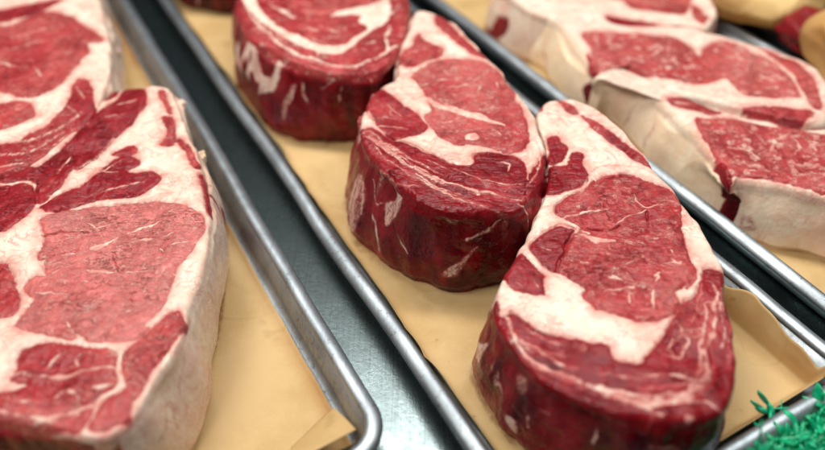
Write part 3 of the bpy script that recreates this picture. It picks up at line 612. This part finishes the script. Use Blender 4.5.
STEAK['R3'] = dict(h=0.052, at=(0.2457, 0.4692), base='f', ccw=1,
 rows=[(-900,745,-915,731,1,0.4,0.6),(-746,745,-717,830,1,0.4,0.6),(-565,633,-594,607,1,0.4,0.62),(-457,418,-522,389,1,0.4,0.62),(-374,200,-448,175,1,0.4,0.65),(-247,-216,-276,-224,1,0.4,0.75),(-201,-462,-231,-466,1,0.5,0.65),(-197,-614,-227,-618,0.5,0.8,0.6),(-169,-682,-177,-710,0.2,0.95,0.2),(-79,-648,-83,-678,1,0.45,0.35),(186,-726,154,-810,1,0.45,0.35),(424,-835,391,-919,1,0.45,0.35),(695,-930,696,-1020,1,0.45,0.35),(988,-824,1000,-840,1,0.4,0.2),(1303,-486,1321,-495,0.7,0.5,0),(1309,-178,1326,-166,0.6,0.5,0),(1012,-74,1015,-54,0.6,0.5,0),(663,-74,667,-54,0.5,0.5,0),(284,61,293,79,0.5,0.5,0),(-47,271,-36,288,0.8,0.5,0),(-309,448,-295,463,0.9,0.5,0),(-443,649,-459,638,1,0.5,0.2),(-570,843,-557,858,1,0.5,0.3),(-725,893,-725,913,1,0.5,0.4),(-839,843,-852,858,1,0.4,0.6)],
 top=[
  ('m',0.36,[(-213,88),(-23,88),(176,52),(393,16),(554,-56),(724,-143),(1094,-229),(1151,-521),(722,-820),(454,-792),(231,-689),(29,-613),(-96,-583),(-173,-583),(-192,-458),(-192,-262),(-213,-91)]),
  ('k',0.55,[(-213,88),(176,52),(732,-126),(1062,-296),(454,-792),(29,-613),(-173,-583),(-192,-262)]),
  ('m',0.58,[(-340,413),(-148,393),(25,315),(33,200),(-85,163),(-213,238),(-322,315)]),
  ('r',55.28,[(266,193),(452,118),(557,59)]),
  ('m',0.75,[(-192,-458),(-158,-537),(-164,-674),(-313,-849),(-315,-733)]),
  ('fl',29.94,[(227,-329),(316,-195),(457,-91)]),
  ('fl',25.34,[(438,-143),(473,-262),(395,-361)]),
  ('fl',25.34,[(-71,-262),(59,-296),(125,-394)]),
  ('fl',20.73,[(189,-91),(223,-229)]),
  ('fl',20.73,[(384,-490),(528,-521)]),
  ('fl',20.73,[(540,-195),(634,-262)]),
  ('fl',18.43,[(-17,-521),(69,-552)]),
  ('fl',18.43,[(-312,354),(-175,296)])],
 side=[
  ('m',0.95,[(1595,72),(1760,13),(1775,165),(1724,244),(1645,263)]),  # dark patch painted for the shade of the crevice at this corner
  ('p',34.56,[(460,112),(381,408)]),
  ('p',34.56,[(740,92),(769,421)]),
  ('p',60.48,[(1925,270),(1990,244),(2026,336),(1954,355),(1925,270)]),
  ('fl',69.12,[(2378,224),(2457,230)])])
STEAK['R1'] = dict(h=0.052, at=(0.1905, 0.6918), base='f', ccw=1,
 rows=[(-1027,320,-1110,354,0.9,0.5,0.4),(-935,88,-1019,57,0.8,0.55,0.3),(-857,-133,-919,-161,0.8,0.6,0.2),(-758,-304,-780,-324,1,0.5,0.3),(-580,-428,-589,-445,1,0.5,0.2),(-267,-569,-274,-587,1,0.4,0.1),(45,-667,41,-686,0.9,0.4,0.1),(458,-705,458,-725,0.8,0.5,0),(791,-686,799,-704,0.6,0.5,0),(998,-468,1016,-478,0.6,0.5,0),(1097,-112,1117,-112,0.6,0.5,0),(1040,539,1058,546,0.6,0.5,0),(628,1058,639,1075,0.6,0.5,0),(-16,1196,-19,1216,0.6,0.5,0),(-619,870,-632,885,0.8,0.5,0.1)],
 top=[
  ('m',0.35,[(200,-46),(264,-180),(484,-279),(708,-344),(829,-180),(961,235),(808,766),(138,766),(-258,381),(-116,93)]),
  ('m',0.6,[(-19,-376),(147,-439),(333,-532),(402,-612),(172,-594),(9,-532)]),
  ('m',0.35,[(894,-114),(939,-376),(863,-532),(831,-439),(856,-246)]),
  ('fl',26.71,[(293,-46),(525,-114)]),
  ('r',26.71,[(344,-612),(804,-636)])],
 side=[
  ('m',0.7,[(206,217),(334,158),(463,270),(406,388),(206,395)]),
  ('m',0.7,[(50,421),(213,369),(327,467),(50,520)])])
STEAK['K'] = dict(h=0.06, at=(-0.2199, 0.8113), base='m', ccw=1,
 rows=[(-458,-330,-462,-333,0,0.95,0),(-189,-461,-178,-433,0,0.95,0),(99,-564,105,-534,0,0.95,0),(365,-564,356,-535,0,0.95,0),(575,-409,594,-417,0,0.95,0),(647,84,667,89,0,0.9,0),(336,625,349,640,0,0.9,0),(-182,850,-182,870,0,0.9,0),(-551,625,-568,636,0,0.9,0),(-642,142,-662,140,0,0.9,0)],
 top=[
  ('fl',172.8,[(-425,84),(-88,379),(356,142)])],
 side=[
  ('fl',25.92,[(341,342),(274,592)])])

# ------------------------------------------------------------------ butcher paper
def paper(label, a0, a1, p0, p1, seed, left, right, front, curl=None, stain_shade=.12):
    """a sheet lying on the pan floor whose edges climb the walls; left/right/front give how far (m)"""
    na = int((a1-a0)/.003)+1; npp = 110
    A = np.linspace(0, 1, na); U = np.linspace(0, 1, npp)
    aa, uu = np.meshgrid(A, U, indexing='ij'); n = aa.size
    Q = np.c_[aa.ravel()*(a1-a0)+a0, np.zeros(n), np.zeros(n)]
    jl = left*(1+.45*noise(Q, 16, seed)+.25*noise(Q, 55, seed+1)); jr = right*(1+.5*noise(Q, 19, seed+2)+.3*noise(Q, 60, seed+3))
    if curl: jr = jr+curl[0]*np.exp(-((Q[:, 0]-curl[1])/curl[2])**2)
    u = uu.ravel()
    width = (p1-p0)
    s = -jl+u*(width+jl+jr)                          # developed width measured from the left fold
    p = np.clip(s, 0, width)+p0; z = np.full(n, .0031)
    ang = math.radians(68)
    el = np.clip(-s, 0, None); er = np.clip(s-width, 0, None)
    p = p-el*math.cos(ang)+er*math.cos(ang); z = z+(el+er)*math.sin(ang)
    a = Q[:, 0].copy()
    # front end climbs too
    P3 = np.c_[a, p, np.zeros(n)]
    fe = np.clip(a0+front-a, 0, None)
    a = np.where(fe > 0, a0+front-fe*math.cos(ang), a); z = z+fe*math.sin(ang)
    # waves where the sheet stands off the wall and a faint lie of the whole sheet
    lift = np.clip((el+er)/.012, 0, 1)
    wv = noise(P3, (24, 6, 1), seed+4)*.0030+(.5-np.abs(noise(P3, (42, 10, 1), seed+5)))*.0030
    p = p+lift*wv*np.where(er > 0, 1, -1)-lift*.0012*np.where(er > 0, 1, -1)
    if curl:                                         # the front corner folds back over itself
        k = np.exp(-((a-curl[1])/curl[2])**2)*np.clip(er/.03, 0, 1)
        p = p-k*.006; z = z+k*.003
    edge = np.minimum(p-p0, p1-p)
    z = z+np.clip(noise(P3, 14, seed+6), 0, 1)*.0008*(edge > 0)*sst(0, .02, edge)
    V = np.c_[AX[0]*a+NX[0]*p, AX[1]*a+NX[1]*p, z]
    i = np.arange(na*npp).reshape(na, npp)
    F = np.stack([i[:-1, :-1].ravel(), i[:-1, 1:].ravel(), i[1:, 1:].ravel(), i[1:, :-1].ravel()], 1)
    o3 = np.array(W((a0+a1)/2, (p0+p1)/2, .003))
    me = mesh('paper_liner', V-o3, F)
    if me.polygons[len(me.polygons)//2].normal.z < 0: me.flip_normals()
    st = sst(.010, .0, p1-p)*stain_shade*(noise(P3, 25, seed+8)*.5+.7)+sst(.004, .0, a-a0)*.35
    if curl: st = st+.35*np.exp(-((aa.ravel()*(a1-a0)+a0-curl[1]+.03)/.012)**2)*lift*(er > 0)  # orange shade of the curled front corner, painted in on top of the stain
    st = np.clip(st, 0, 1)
    me.attributes.new('stain_shade', 'FLOAT', 'POINT').data.foreach_set('value', st.astype(np.float32))
    damp = np.zeros(n)
    for S in STEAK.values():
        B = cr_closed(np.array(S['rows'], float)[:, 2:4]*1e-4, 5)+np.array(S['at'])
        lo, hi = B.min(0)-.02, B.max(0)+.02
        ix = np.where(((V[:, :2] > lo) & (V[:, :2] < hi)).all(1))[0]
        if len(ix):
            s_ = sd_poly(V[ix, :2], B)
            damp[ix] = np.maximum(damp[ix], sst(-.0045, -.0005, s_)*(.45+.45*noise(V[ix], 35, seed+12)))
    me.attributes.new('damp', 'FLOAT', 'POINT').data.foreach_set('value', damp.astype(np.float32))
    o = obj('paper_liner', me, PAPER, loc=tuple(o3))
    md = o.modifiers.new('thickness', 'SOLIDIFY'); md.thickness = .00025; md.offset = 1
    tag(o, label, 'butcher paper', 'tan paper liners in the pans')
    return o
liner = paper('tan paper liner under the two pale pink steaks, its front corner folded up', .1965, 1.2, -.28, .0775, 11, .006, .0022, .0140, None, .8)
# its corner is folded over and stands up against the front of the pan
A_, B_, C_, D_ = (np.array(v) for v in ((-0.0467, 0.2393, 0.0160), (-0.0313, 0.2178, 0.0285), (-0.0683, 0.1951, 0.0285), (-0.0694, 0.2199, 0.0080)))
uu, vv = np.meshgrid(np.linspace(0, 1, 30), np.linspace(0, 1, 16), indexing='ij'); uu = uu.ravel()[:, None]; vv = vv.ravel()[:, None]
V = (A_*(1-uu)+D_*uu)*(1-vv)+(B_*(1-uu)+C_*uu)*vv
V[:, 2] += .0022*np.sin(np.pi*vv[:, 0])*(1-.5*uu[:, 0])+.0012*noise(V, 45, 3)
i = np.arange(480).reshape(30, 16)
me = mesh('folded_corner', V-np.array(liner.location), np.stack([i[:-1, :-1].ravel(), i[:-1, 1:].ravel(), i[1:, 1:].ravel(), i[1:, :-1].ravel()], 1))
for nm in ('stain_shade', 'damp'): me.attributes.new(nm, 'FLOAT', 'POINT').data.foreach_set('value', np.zeros(480, np.float32))
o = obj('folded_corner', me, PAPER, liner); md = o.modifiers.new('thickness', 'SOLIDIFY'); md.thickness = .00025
paper('tan paper liner under the thick dark red steaks, its edge crinkled up by the rim', .0935, 1.2, .1490, .3440, 12, .006, .0155, .0165, (.010, .150, .030))
paper('tan paper liner under the blurred steaks with tan fat sides', .0005, 1.2, .4080, .612, 13, .005, .006, .01)

# ------------------------------------------------------------------ steaks
def d_line(P, L):
    d = np.full(len(P), 1e9); tt = np.zeros(len(P)); n = len(L)-1
    for i in range(n):
        a = L[i]; e = L[i+1]-a; v = P-a
        t = np.clip((v@e)/max(e@e, 1e-12), 0, 1); r = v-t[:, None]*e; q = (r*r).sum(1)
        m = q < d; d[m] = q[m]; tt[m] = (i+t[m])/n
    return np.sqrt(d), tt
def paint(P, fat, tone, ops, seed, edge=.0009, side=False):
    """lay muscle and fat areas, seams and creases over fat/tone; returns crease depth"""
    dep = np.zeros(len(P)); P3 = np.c_[P, np.full(len(P), seed*.37)]; halo = np.zeros(len(P))
    Wp = P+np.stack([noise(P3, 90, seed)*.0014+noise(P3, 260, seed+1)*.0007+noise(P3, 620, seed+5)*.0003, noise(P3, 90, seed+2)*.0014+noise(P3, 260, seed+3)*.0007+noise(P3, 620, seed+6)*.0003], 1)
    if side:
        Wp = Wp+np.stack([noise(P3, (90, 40, 1), seed+7)*.004, noise(P3, (120, 50, 1), seed+8)*.005], 1)
    for kind, val, L in ops:
        L = np.array(L, float)*1e-4
        if kind in ('m', 'f', 'k'):
            L = cr_closed(L, 4); pad = .006
        else:
            L = cr_open(L, 5); pad = val*1e-4+.001
        lo = L.min(0)-pad-.002; hi = L.max(0)+pad+.002
        ix = np.where(((Wp > lo) & (Wp < hi)).all(1))[0]
        if not len(ix): continue
        Q = Wp[ix]
        if kind == 'k':                              # finely marbled muscle
            s = sd_poly(Q, L); a = sst(0, .003, s)
            fat[ix] = np.maximum(fat[ix], a*val*sst(.05, .6, noise(P3[ix], 170, seed+17)+.7*noise(P3[ix], 380, seed+18)))
        elif kind in ('m', 'f'):
            s = sd_poly(Q, L)+(.0009 if kind == 'm' and not side else 0); a = sst(-edge, edge, s)
            if kind == 'm':
                fat[ix] = fat[ix]*(1-a); tone[ix] = tone[ix]*(1-a)+a*val
                dep[ix] += .0009*np.exp(-(s/.0010)**2)-.0004*sst(0, .004, s)
                halo[ix] = np.maximum(halo[ix], sst(-.0075, .0005, s))
            else:
                g = a*(1 if val == 0 else val)
                if side: g = g*(.72+.28*sst(-.35, .35, noise(P3[ix], (260, 45, 1), seed+11)+.5*noise(P3[ix], (500, 160, 1), seed+12)))
                fat[ix] = fat[ix]*(1-g)+g
        else:
            d, t = d_line(Q, L); wd = val*1e-4/2
            wd = wd*(.75+.5*noise(P3[ix], 260, seed+4))*(1-.45*np.abs(2*t-1)**3)
            a = 1-sst(wd-edge*.8, wd+edge*.8, d)
            if kind == 's':                          # fibres and thin fat threads running along a seam
                e = L[1:]-L[:-1]; n_ = len(e); k_ = np.clip((t*n_).astype(int), 0, n_-1)
                sg_ = np.sign(e[k_, 0]*(Q[:, 1]-L[k_, 1])-e[k_, 1]*(Q[:, 0]-L[k_, 0]))
                ln = np.hypot(*e.T).sum(); q3 = np.c_[t*ln, d*sg_, np.full(len(t), seed*.1)]
                m_ = 1-sst(val*1e-4*.3, val*1e-4*.5, d)
                th = noise(q3, (22, 330, 1), seed+13)+.4*noise(q3, (60, 700, 1), seed+14)
                fat[ix] = np.maximum(fat[ix], m_*.62*sst(.22, .68, th))
                tone[ix] = np.clip(tone[ix]+m_*.22*noise(q3, (30, 420, 1), seed+15), 0, 1); dep[ix] += m_*.0007*noise(q3, (26, 360, 1), seed+16)
            elif kind == 'fl': fat[ix] = np.maximum(fat[ix], a*(.55+.4*sst(-.5, .3, noise(P3[ix], 150, seed+9))))
            elif kind == 'p': fat[ix] = fat[ix]*(1-a)+a*.62; tone[ix] = tone[ix]*(1-a)+a*.3
            elif kind == 'r': fat[ix] = fat[ix]*(1-a); tone[ix] = tone[ix]*(1-a)+a*.62
            else: dep[ix] += .0016*np.exp(-(d/(wd+.0004))**2); tone[ix] = np.clip(tone[ix]+.25*a, 0, 1)
    return dep, halo
def steak(key, name, label, seed, N=760, K=120, KS=56, cap=None, rr=.005, rough=1., group=None):
    S = STEAK[key]; h = S['h']
    rows = np.array(S['rows'], float); rows[:, :4] *= 1e-4
    if not S['ccw']: pass
    C, per = resample(cr_closed(rows), N)
    T, Bt, prop = C[:, :2], C[:, 2:4], np.clip(C[:, 4:], 0, 1)
    cen = T.mean(0)
    n0 = np.roll(T, -1, 0)-np.roll(T, 1, 0); n0 = np.stack([n0[:, 1], -n0[:, 0]], 1); n0 /= np.hypot(*n0.T)[:, None]
    C3 = np.c_[T, np.zeros(N)]; jit = (noise(C3, 24, seed+32)*.0012+noise(C3, 55, seed+30)*.0013+noise(C3, 150, seed+31)*.0006)*rough
    T = T+n0*jit[:, None]
    # ------- top: rings from the middle out to the edge
    qs = 1-(1-np.linspace(0.004, 1, K))**1.0
    X = cen+(T-cen)[None]*qs[:, None, None]
    dist = np.hypot(*(T-cen).T)[None]*(1-qs)[:, None]
    P = X.reshape(-1, 2); P3 = np.c_[P, np.zeros(len(P))]
    dd = dist.ravel()
    fat = np.ones(len(P)) if S['base'] == 'f' else np.zeros(len(P)); tone = np.full(len(P), .5)
    dep, halo = paint(P, fat, tone, S['top'], seed)
    tone = np.clip(tone+.13*noise(P3, 13, seed+20)+.13*noise(P3, 32, seed+21)+.08*noise(P3, (140, 70, 1), seed+22), 0, 1)
    rad = rr*(1+.5*noise(P3, 30, seed+7))
    x = np.clip(rad-dd, 0, None); drop = rad-np.sqrt(np.clip(rad*rad-x*x, 0, None))
    zt = h-drop-dep+fat*.0004+noise(P3, 18, seed+8)*.0022+noise(P3, 60, seed+9)*.0011+(1-fat)*(noise(P3, 210, seed+10)*.00035+noise(P3, (500, 160, 1), seed+11)*.0002)
    yel = np.repeat(prop[None, :, 2], K, 0).ravel()*sst(.010, .001, dd)*.6
    top3 = np.c_[P, zt].reshape(K, N, 3)
    topA = np.stack([fat, tone, yel, halo], 1).reshape(K, N, 4)
    # ------- side: rings from the edge down to the paper
    t = (np.arange(1, KS+1)/KS); zs = top3[-1, :, 2]
    tt, ii = np.meshgrid(t, np.arange(N), indexing='ij'); tt = tt.ravel(); ii = ii.ravel()
    XY = T[ii]*(1-tt)[:, None]+Bt[ii]*tt[:, None]
    nv = np.roll(T, -1, 0)-np.roll(T, 1, 0); nv = np.stack([nv[:, 1], -nv[:, 0]], 1); nv /= np.hypot(*nv.T)[:, None]
    ar = np.sum(T[:, 0]*np.roll(T[:, 1], -1)-T[:, 1]*np.roll(T[:, 0], -1))
    if ar < 0: nv = -nv
    z = zs[ii]*(1-tt)+.0002*tt
    S3 = np.c_[XY, z]
    UV = np.stack([ii/N*per, tt*h], 1)
    # the side: fat or lean as given along the outline, fat running down in streaks from the seams above
    sf = prop[ii, 0]; st_ = prop[ii, 1]; sy = prop[ii, 2]
    strk = .5+.5*noise(S3, (75, 75, 14), seed+12)+.35*noise(S3, (190, 190, 30), seed+13)
    f0 = sst(.42, .58, sf+(strk-.5)*.75*(sf*(1-sf)*3.2+.06))
    seam = topA[-1, ii, 0]
    reach = .10+.5*np.clip(.5+noise(S3*np.array([1, 1, .0]), 60, seed+14), 0, 1)
    f0 = np.maximum(f0, seam*sst(1, .0, tt/reach)*(.45+.5*(sf > .02)))
    f0 = f0*(1-sst(.0, .06, .0*tt))
    to = st_+.10*noise(S3, (90, 90, 20), seed+15)
    up = sst(.12, .0, tt)
    to = to*(1-up)+topA[-1, ii, 1]*up
    to = to+.13*noise(S3, (150, 150, 55), seed+24)
    f0 = np.where(f0 > .12, f0, 0)
    to = np.clip(to, 0, 1); f0 = np.clip(f0, 0, 1)
    dep2, halo2 = paint(UV, f0, to, S['side'], seed+20, .0012, True)
    bulge = np.sin(np.pi*np.clip(tt, 0, 1))*.0025
    lean = 1-f0
    bump = noise(S3, (22, 22, 16), seed+28)*.0036+noise(S3, (45, 45, 22), seed+16)*.0026+lean*(noise(S3, (70, 70, 45), seed+17)*.0019+noise(S3, (200, 200, 120), seed+18)*.0006)+f0*noise(S3, 70, seed+19)*.0004
    foot = sst(.86, 1, tt)*.003
    off = (bulge+(bump*rough-dep2)*sst(0, .06, tt)-foot)
    S3[:, :2] += nv[ii]*off[:, None]
    # the foot of the steak stays inside its pan
    lo, hi = LIMIT[key]; k_ = sst(.046, .030, S3[:, 2])
    pp = (S3[:, 0]+S['at'][0])*NX[0]+(S3[:, 1]+S['at'][1])*NX[1]
    mv = (np.clip(lo-pp, 0, None)-np.clip(pp-hi, 0, None))*k_
    S3[:, :2] += mv[:, None]*NX[None]
    V = np.vstack([top3.reshape(-1, 3), S3]); Cc = np.vstack([topA.reshape(-1, 4), np.stack([f0, to, sy, .4*(1-sy)*sst(.05, .6, noise(S3, (60, 60, 25), seed+23))], 1)])
    R = K+KS
    i = np.arange(N); j = (i+1) % N; F = []
    for k in range(R-1): F.append(np.stack([k*N+i, k*N+j, (k+1)*N+j, (k+1)*N+i], 1))
    F = np.stack(F)                                                  # (R-1, N, 4)
    if ar < 0: pass
    else: F = F[..., ::-1]
    me = mesh(name, V, F.reshape(-1, 4))
    if me.polygons[5*N].normal.z < 0: me.flip_normals()
    nor = np.zeros(len(V)*3, np.float32); me.vertices.foreach_get('normal', nor); nor = nor.reshape(-1, 3)
    def finish(me, V, A, nn):
        a = me.attributes.new('meat', 'FLOAT_COLOR', 'POINT')
        a.data.foreach_set('color', A.astype(np.float32).ravel())
        if nn is not None: me.normals_split_custom_set_from_vertices(nn.tolist())
    at = S['at']; loc = (at[0], at[1], .0032)
    if cap is None:
        finish(me, V, Cc, None)
        root = obj(name, me, BEEF, loc=loc)
    else:
        face_fat = np.zeros((R-1, N), bool)
        colmask = np.zeros(N, bool)
        for a, b in cap: colmask |= (np.arange(N)/N >= a) & (np.arange(N)/N < b)
        face_fat[K+1:, :] = colmask[None]
        flip = F.reshape(-1, 4)
        flat = np.array([p for p in flip])
        # faces as they ended up after any flip
        vi = np.zeros(len(me.loops), np.int32); me.loops.foreach_get('vertex_index', vi); flat = vi.reshape(-1, 4)
        ff = face_fat.ravel()
        bpy.data.meshes.remove(me)
        made = []
        for nm, sel in ((name, ~ff), ('fat_cap', ff)):
            fs = flat[sel]; u, inv = np.unique(fs, return_inverse=True)
            mm = mesh(nm, V[u], inv.reshape(-1, 4)); finish(mm, V[u], Cc[u], nor[u]); made.append(mm)
        root = obj(name, made[0], BEEF, loc=loc); obj('fat_cap', made[1], BEEF, root)
    tag(root, label, 'steak', group)
    return root
steaks = {}
LIMIT = dict(S=(.151, .342), M=(.151, .342), B=(.151, .342), K=(.151, .342), L=(-.27, .076), A=(-.27, .076), R1=(.409, .609), R2=(.409, .609), R3=(.409, .609))
G1 = 'thick cut raw steaks on the tan paper'
steaks['S'] = steak('S', 'beef_steak', 'thick raw steak nearest the green garnish, with a broad white fat tail', 31, N=860, K=150, KS=70, group=G1)
steaks['M'] = steak('M', 'beef_steak', 'thick raw steak with one oval red eye, between two others on the middle pan', 32, N=820, K=140, KS=70, group=G1)
steaks['B'] = steak('B', 'beef_steak', 'bright red raw steak with a curved white fat band and white streaks down its side', 33, N=700, K=110, group=G1)
steaks['L'] = steak('L', 'beef_steak', 'large pale pink raw steak with a white fat side, resting against another steak', 34, N=860, K=150, cap=[(.38, .52)], group=G1)
steaks['A'] = steak('A', 'beef_steak', 'broad red raw steak with a creamy fat edge, behind the large pale pink one', 35, N=700, K=120, group=G1)
steaks['R2'] = steak('R2', 'beef_steak', 'blurred raw steak with a flat tan fat side, between two others by the far rim', 36, N=560, K=90, KS=40, cap=[(0., .15)], rough=1., rr=.009, group=G1)
steaks['R3'] = steak('R3', 'beef_steak', 'raw steak with yellowish fat side and smooth pinkish fat front with round mark', 37, N=640, K=90, KS=44, cap=[(0., .21), (.26, .42)], rough=.9, rr=.009, group=G1)
steaks['R1'] = steak('R1', 'beef_steak', 'blurred raw steak cut off by the top edge, with a purple stained fat end', 38, N=500, K=80, KS=36, rough=.5, group=G1)
steaks['K'] = steak('K', 'beef_steak', 'dark lean piece of beef behind the bright red steak, only its front showing', 39, N=400, K=60, KS=40, group=G1)

# small pieces that belong to a steak
def blob(name, parent, loc, size, seed, fat, tone, yel=0.):
    b_ = bmesh.new(); bmesh.ops.create_icosphere(b_, subdivisions=4, radius=1)
    V = np.array([v.co[:] for v in b_.verts])
    k = 1+.35*noise(V, 1.3, seed)+.18*noise(V, 3.1, seed+1)
    for v, q, s in zip(b_.verts, V, k): v.co = (q[0]*s*size[0], q[1]*s*size[1], q[2]*s*size[2])
    me = bpy.data.meshes.new(name); b_.to_mesh(me); b_.free()
    me.polygons.foreach_set('use_smooth', [True]*len(me.polygons))
    a = me.attributes.new('meat', 'FLOAT_COLOR', 'POINT')
    a.data.foreach_set('color', np.tile(np.array([fat, tone, yel, .3], np.float32), len(me.vertices)))
    return obj(name, me, BEEF, parent, loc)
def local(root, x, y, z): return tuple(Vector((x, y, z))-root.location)
blob('fat_nub', steaks['L'], local(steaks['L'], -0.1879, 0.4981, 0.0550), (.0042, .0062, .0045), 81, 1, .4, .1)
blob('fat_nub', steaks['A'], local(steaks['A'], -0.2728, 0.6024, 0.0450), (.003, .004, .004), 82, 1, .4, .1)
blob('meat_flap', steaks['M'], local(steaks['M'], -0.0383, 0.4545, 0.0660), (.0032, .0045, .0065), 83, .25, .62)
blob('fat_nub', steaks['L'], local(steaks['L'], -0.1589, 0.4333, 0.0500), (.0035, .009, .006), 84, 1, .4, .75)

# ------------------------------------------------------------------ paper bundles and the roast behind the right pan
def bundle(label, a, p, la, lp, h, seed, tilt=0.):
    na, nb = 120, 60
    u, v = np.meshgrid(np.linspace(0, 2*math.pi, na, endpoint=False), np.linspace(-math.pi/2, math.pi/2, nb), indexing='ij')
    def sg(c, e): return np.sign(c)*np.abs(c)**e
    X = np.stack([sg(np.cos(v), .42)*sg(np.cos(u), .55)*la/2, sg(np.cos(v), .42)*sg(np.sin(u), .55)*lp/2, (sg(np.sin(v), .8)*.5+.5)*h], -1).reshape(-1, 3)
    f = 1+.08*noise(X, 14, seed)+.09*(.5-np.abs(noise(X, (40, 18, 26), seed+1)))+.03*(.5-np.abs(noise(X, (90, 40, 60), seed+2)))
    X[:, :2] *= f[:, None]; X[:, 2] *= 1+.10*noise(X, 16, seed+3)+.10*(.5-np.abs(noise(X, (30, 22, 1), seed+4)))
    i = np.arange(na*nb).reshape(na, nb); j = np.roll(i, -1, 0)
    F = np.stack([i[:, :-1].ravel(), j[:, :-1].ravel(), j[:, 1:].ravel(), i[:, 1:].ravel()], 1)
    V = np.c_[X[:, 0]*AX[0]+X[:, 1]*NX[0], X[:, 0]*AX[1]+X[:, 1]*NX[1], X[:, 2]]
    me = mesh('paper_bundle', V, F)
    st = np.clip(.35+.5*noise(X, 18, seed+5), 0, 1)
    me.attributes.new('stain_shade', 'FLOAT', 'POINT').data.foreach_set('value', st.astype(np.float32))
    o = obj('paper_bundle', me, WAXED, loc=W(a, p, .0275)); o.rotation_euler = (0, 0, math.radians(tilt)); tag(o, label, 'paper bundle')
    return o
bundle('yellowish paper bundle in the top corner, left of the dark red meat', .490, .680, .19, .17, .050, 61, 22)
bundle('yellowish paper bundle at the right edge, in front of the dark red meat', .252, .676, .15, .22, .060, 62, -35)
rb = blob('beef_roast', None, W(.360, .648, .044), (.026, .046, .018), 71, 0., .68)
rb.rotation_euler = (0, 0, math.radians(29)); tag(rb, 'dark red piece of meat showing between two yellowish paper bundles', 'roast')

# ------------------------------------------------------------------ green plastic garnish in front of the middle pan
gar = bpy.data.objects.new('plastic_garnish', None); COL.objects.link(gar); gar.location = W(.076, .31, 0)
tag(gar, 'bright green plastic parsley garnish in the bottom right corner', 'garnish')
bm = bmesh.new()
bmesh.ops.create_cube(bm, size=1)
for v in bm.verts:
    a, p, z = v.co.x*.007, v.co.y*.22, (v.co.z+.5)*.010
    v.co = (AX[0]*a+NX[0]*p, AX[1]*a+NX[1]*p, z)
bmesh.ops.bevel(bm, geom=list(bm.edges), offset=.0015, segments=2, affect='EDGES')
me = bpy.data.meshes.new('base_strip'); bm.to_mesh(me); bm.free(); obj('base_strip', me, GREEN, gar)
def frond(root_ap, height, n, spread, seed, bl=.012, bw=.0052):
    rnd = random.Random(seed); V = []; F = []
    def blade(p0, d, L, wd):
        d = d.normalized(); side = d.cross(Vector((rnd.uniform(-1, 1), rnd.uniform(-1, 1), rnd.uniform(-.3, .3)))).normalized(); nn = d.cross(side)
        b = len(V); K = 5; bend = nn*rnd.uniform(-.5, .5)
        for k in range(K):
            s = k/(K-1); c = p0+d*L*s+bend*L*s*s*.6
            ww = wd*(.45+1.2*s*(1-s)*2.0)*(1 if k < K-1 else .25)
            V.extend([c+side*ww/2, c+nn*wd*.16, c-side*ww/2, c-nn*wd*.16])
        for k in range(K-1):
            for q in range(4): F.append((b+k*4+q, b+k*4+(q+1) % 4, b+k*4+4+(q+1) % 4, b+k*4+4+q))
        F.append((b+K*4-4, b+K*4-3, b+K*4-2, b+K*4-1))
    o3 = Vector(W(root_ap[0], root_ap[1], .008))
    for s in range(max(2, n//6)):
        tip = Vector((rnd.gauss(0, spread), rnd.gauss(0, spread), height*rnd.uniform(.6, 1)))
        blade(Vector((0, 0, 0)), tip, tip.length, .0022)
        for k in range(9):
            q = rnd.uniform(.45, 1)
            blade(tip*q, Vector((rnd.gauss(0, 1), rnd.gauss(0, 1), rnd.gauss(.55, .6))), bl*rnd.uniform(.6, 1.2), bw*rnd.uniform(.7, 1.2))
    me = mesh('frond', [v[:] for v in V], F)
    o = obj('frond', me, GREEN, gar); o.location = o3-gar.location
for k, (a, p, h, n, s) in enumerate([(.078, .266, .016, 90, .008), (.073, .276, .016, 110, .009), (.078, .288, .017, 110, .009), (.073, .300, .015, 110, .009), (.078, .314, .018, 110, .009), (.076, .334, .018, 100, .009), (.076, .356, .018, 90, .009), (.076, .250, .009, 50, .007)]):
    frond((a, p), h, n, s, 90+k)
def spike(ap, h, lean, seed):
    V = []; F = []
    for k in range(9):
        s = k/8; c = Vector((lean[0]*s*s, lean[1]*s*s, h*s)); ww = .0017*(1-.65*s)
        V.extend([(c.x+ww, c.y, c.z), (c.x, c.y+ww*.6, c.z), (c.x-ww, c.y, c.z), (c.x, c.y-ww*.6, c.z)])
    for k in range(8):
        for q in range(4): F.append((k*4+q, k*4+(q+1) % 4, k*4+4+(q+1) % 4, k*4+4+q))
    F.append((32, 33, 34, 35))
    o = obj('blade', mesh('blade', V, F), GREEN, gar); o.location = Vector(W(*ap, .008))-gar.location
spike((.080, .252), .056, (-.004, .008), 1); spike((.079, .243), .034, (-.003, .004), 2); spike((.079, .248), .030, (.003, .006), 3)
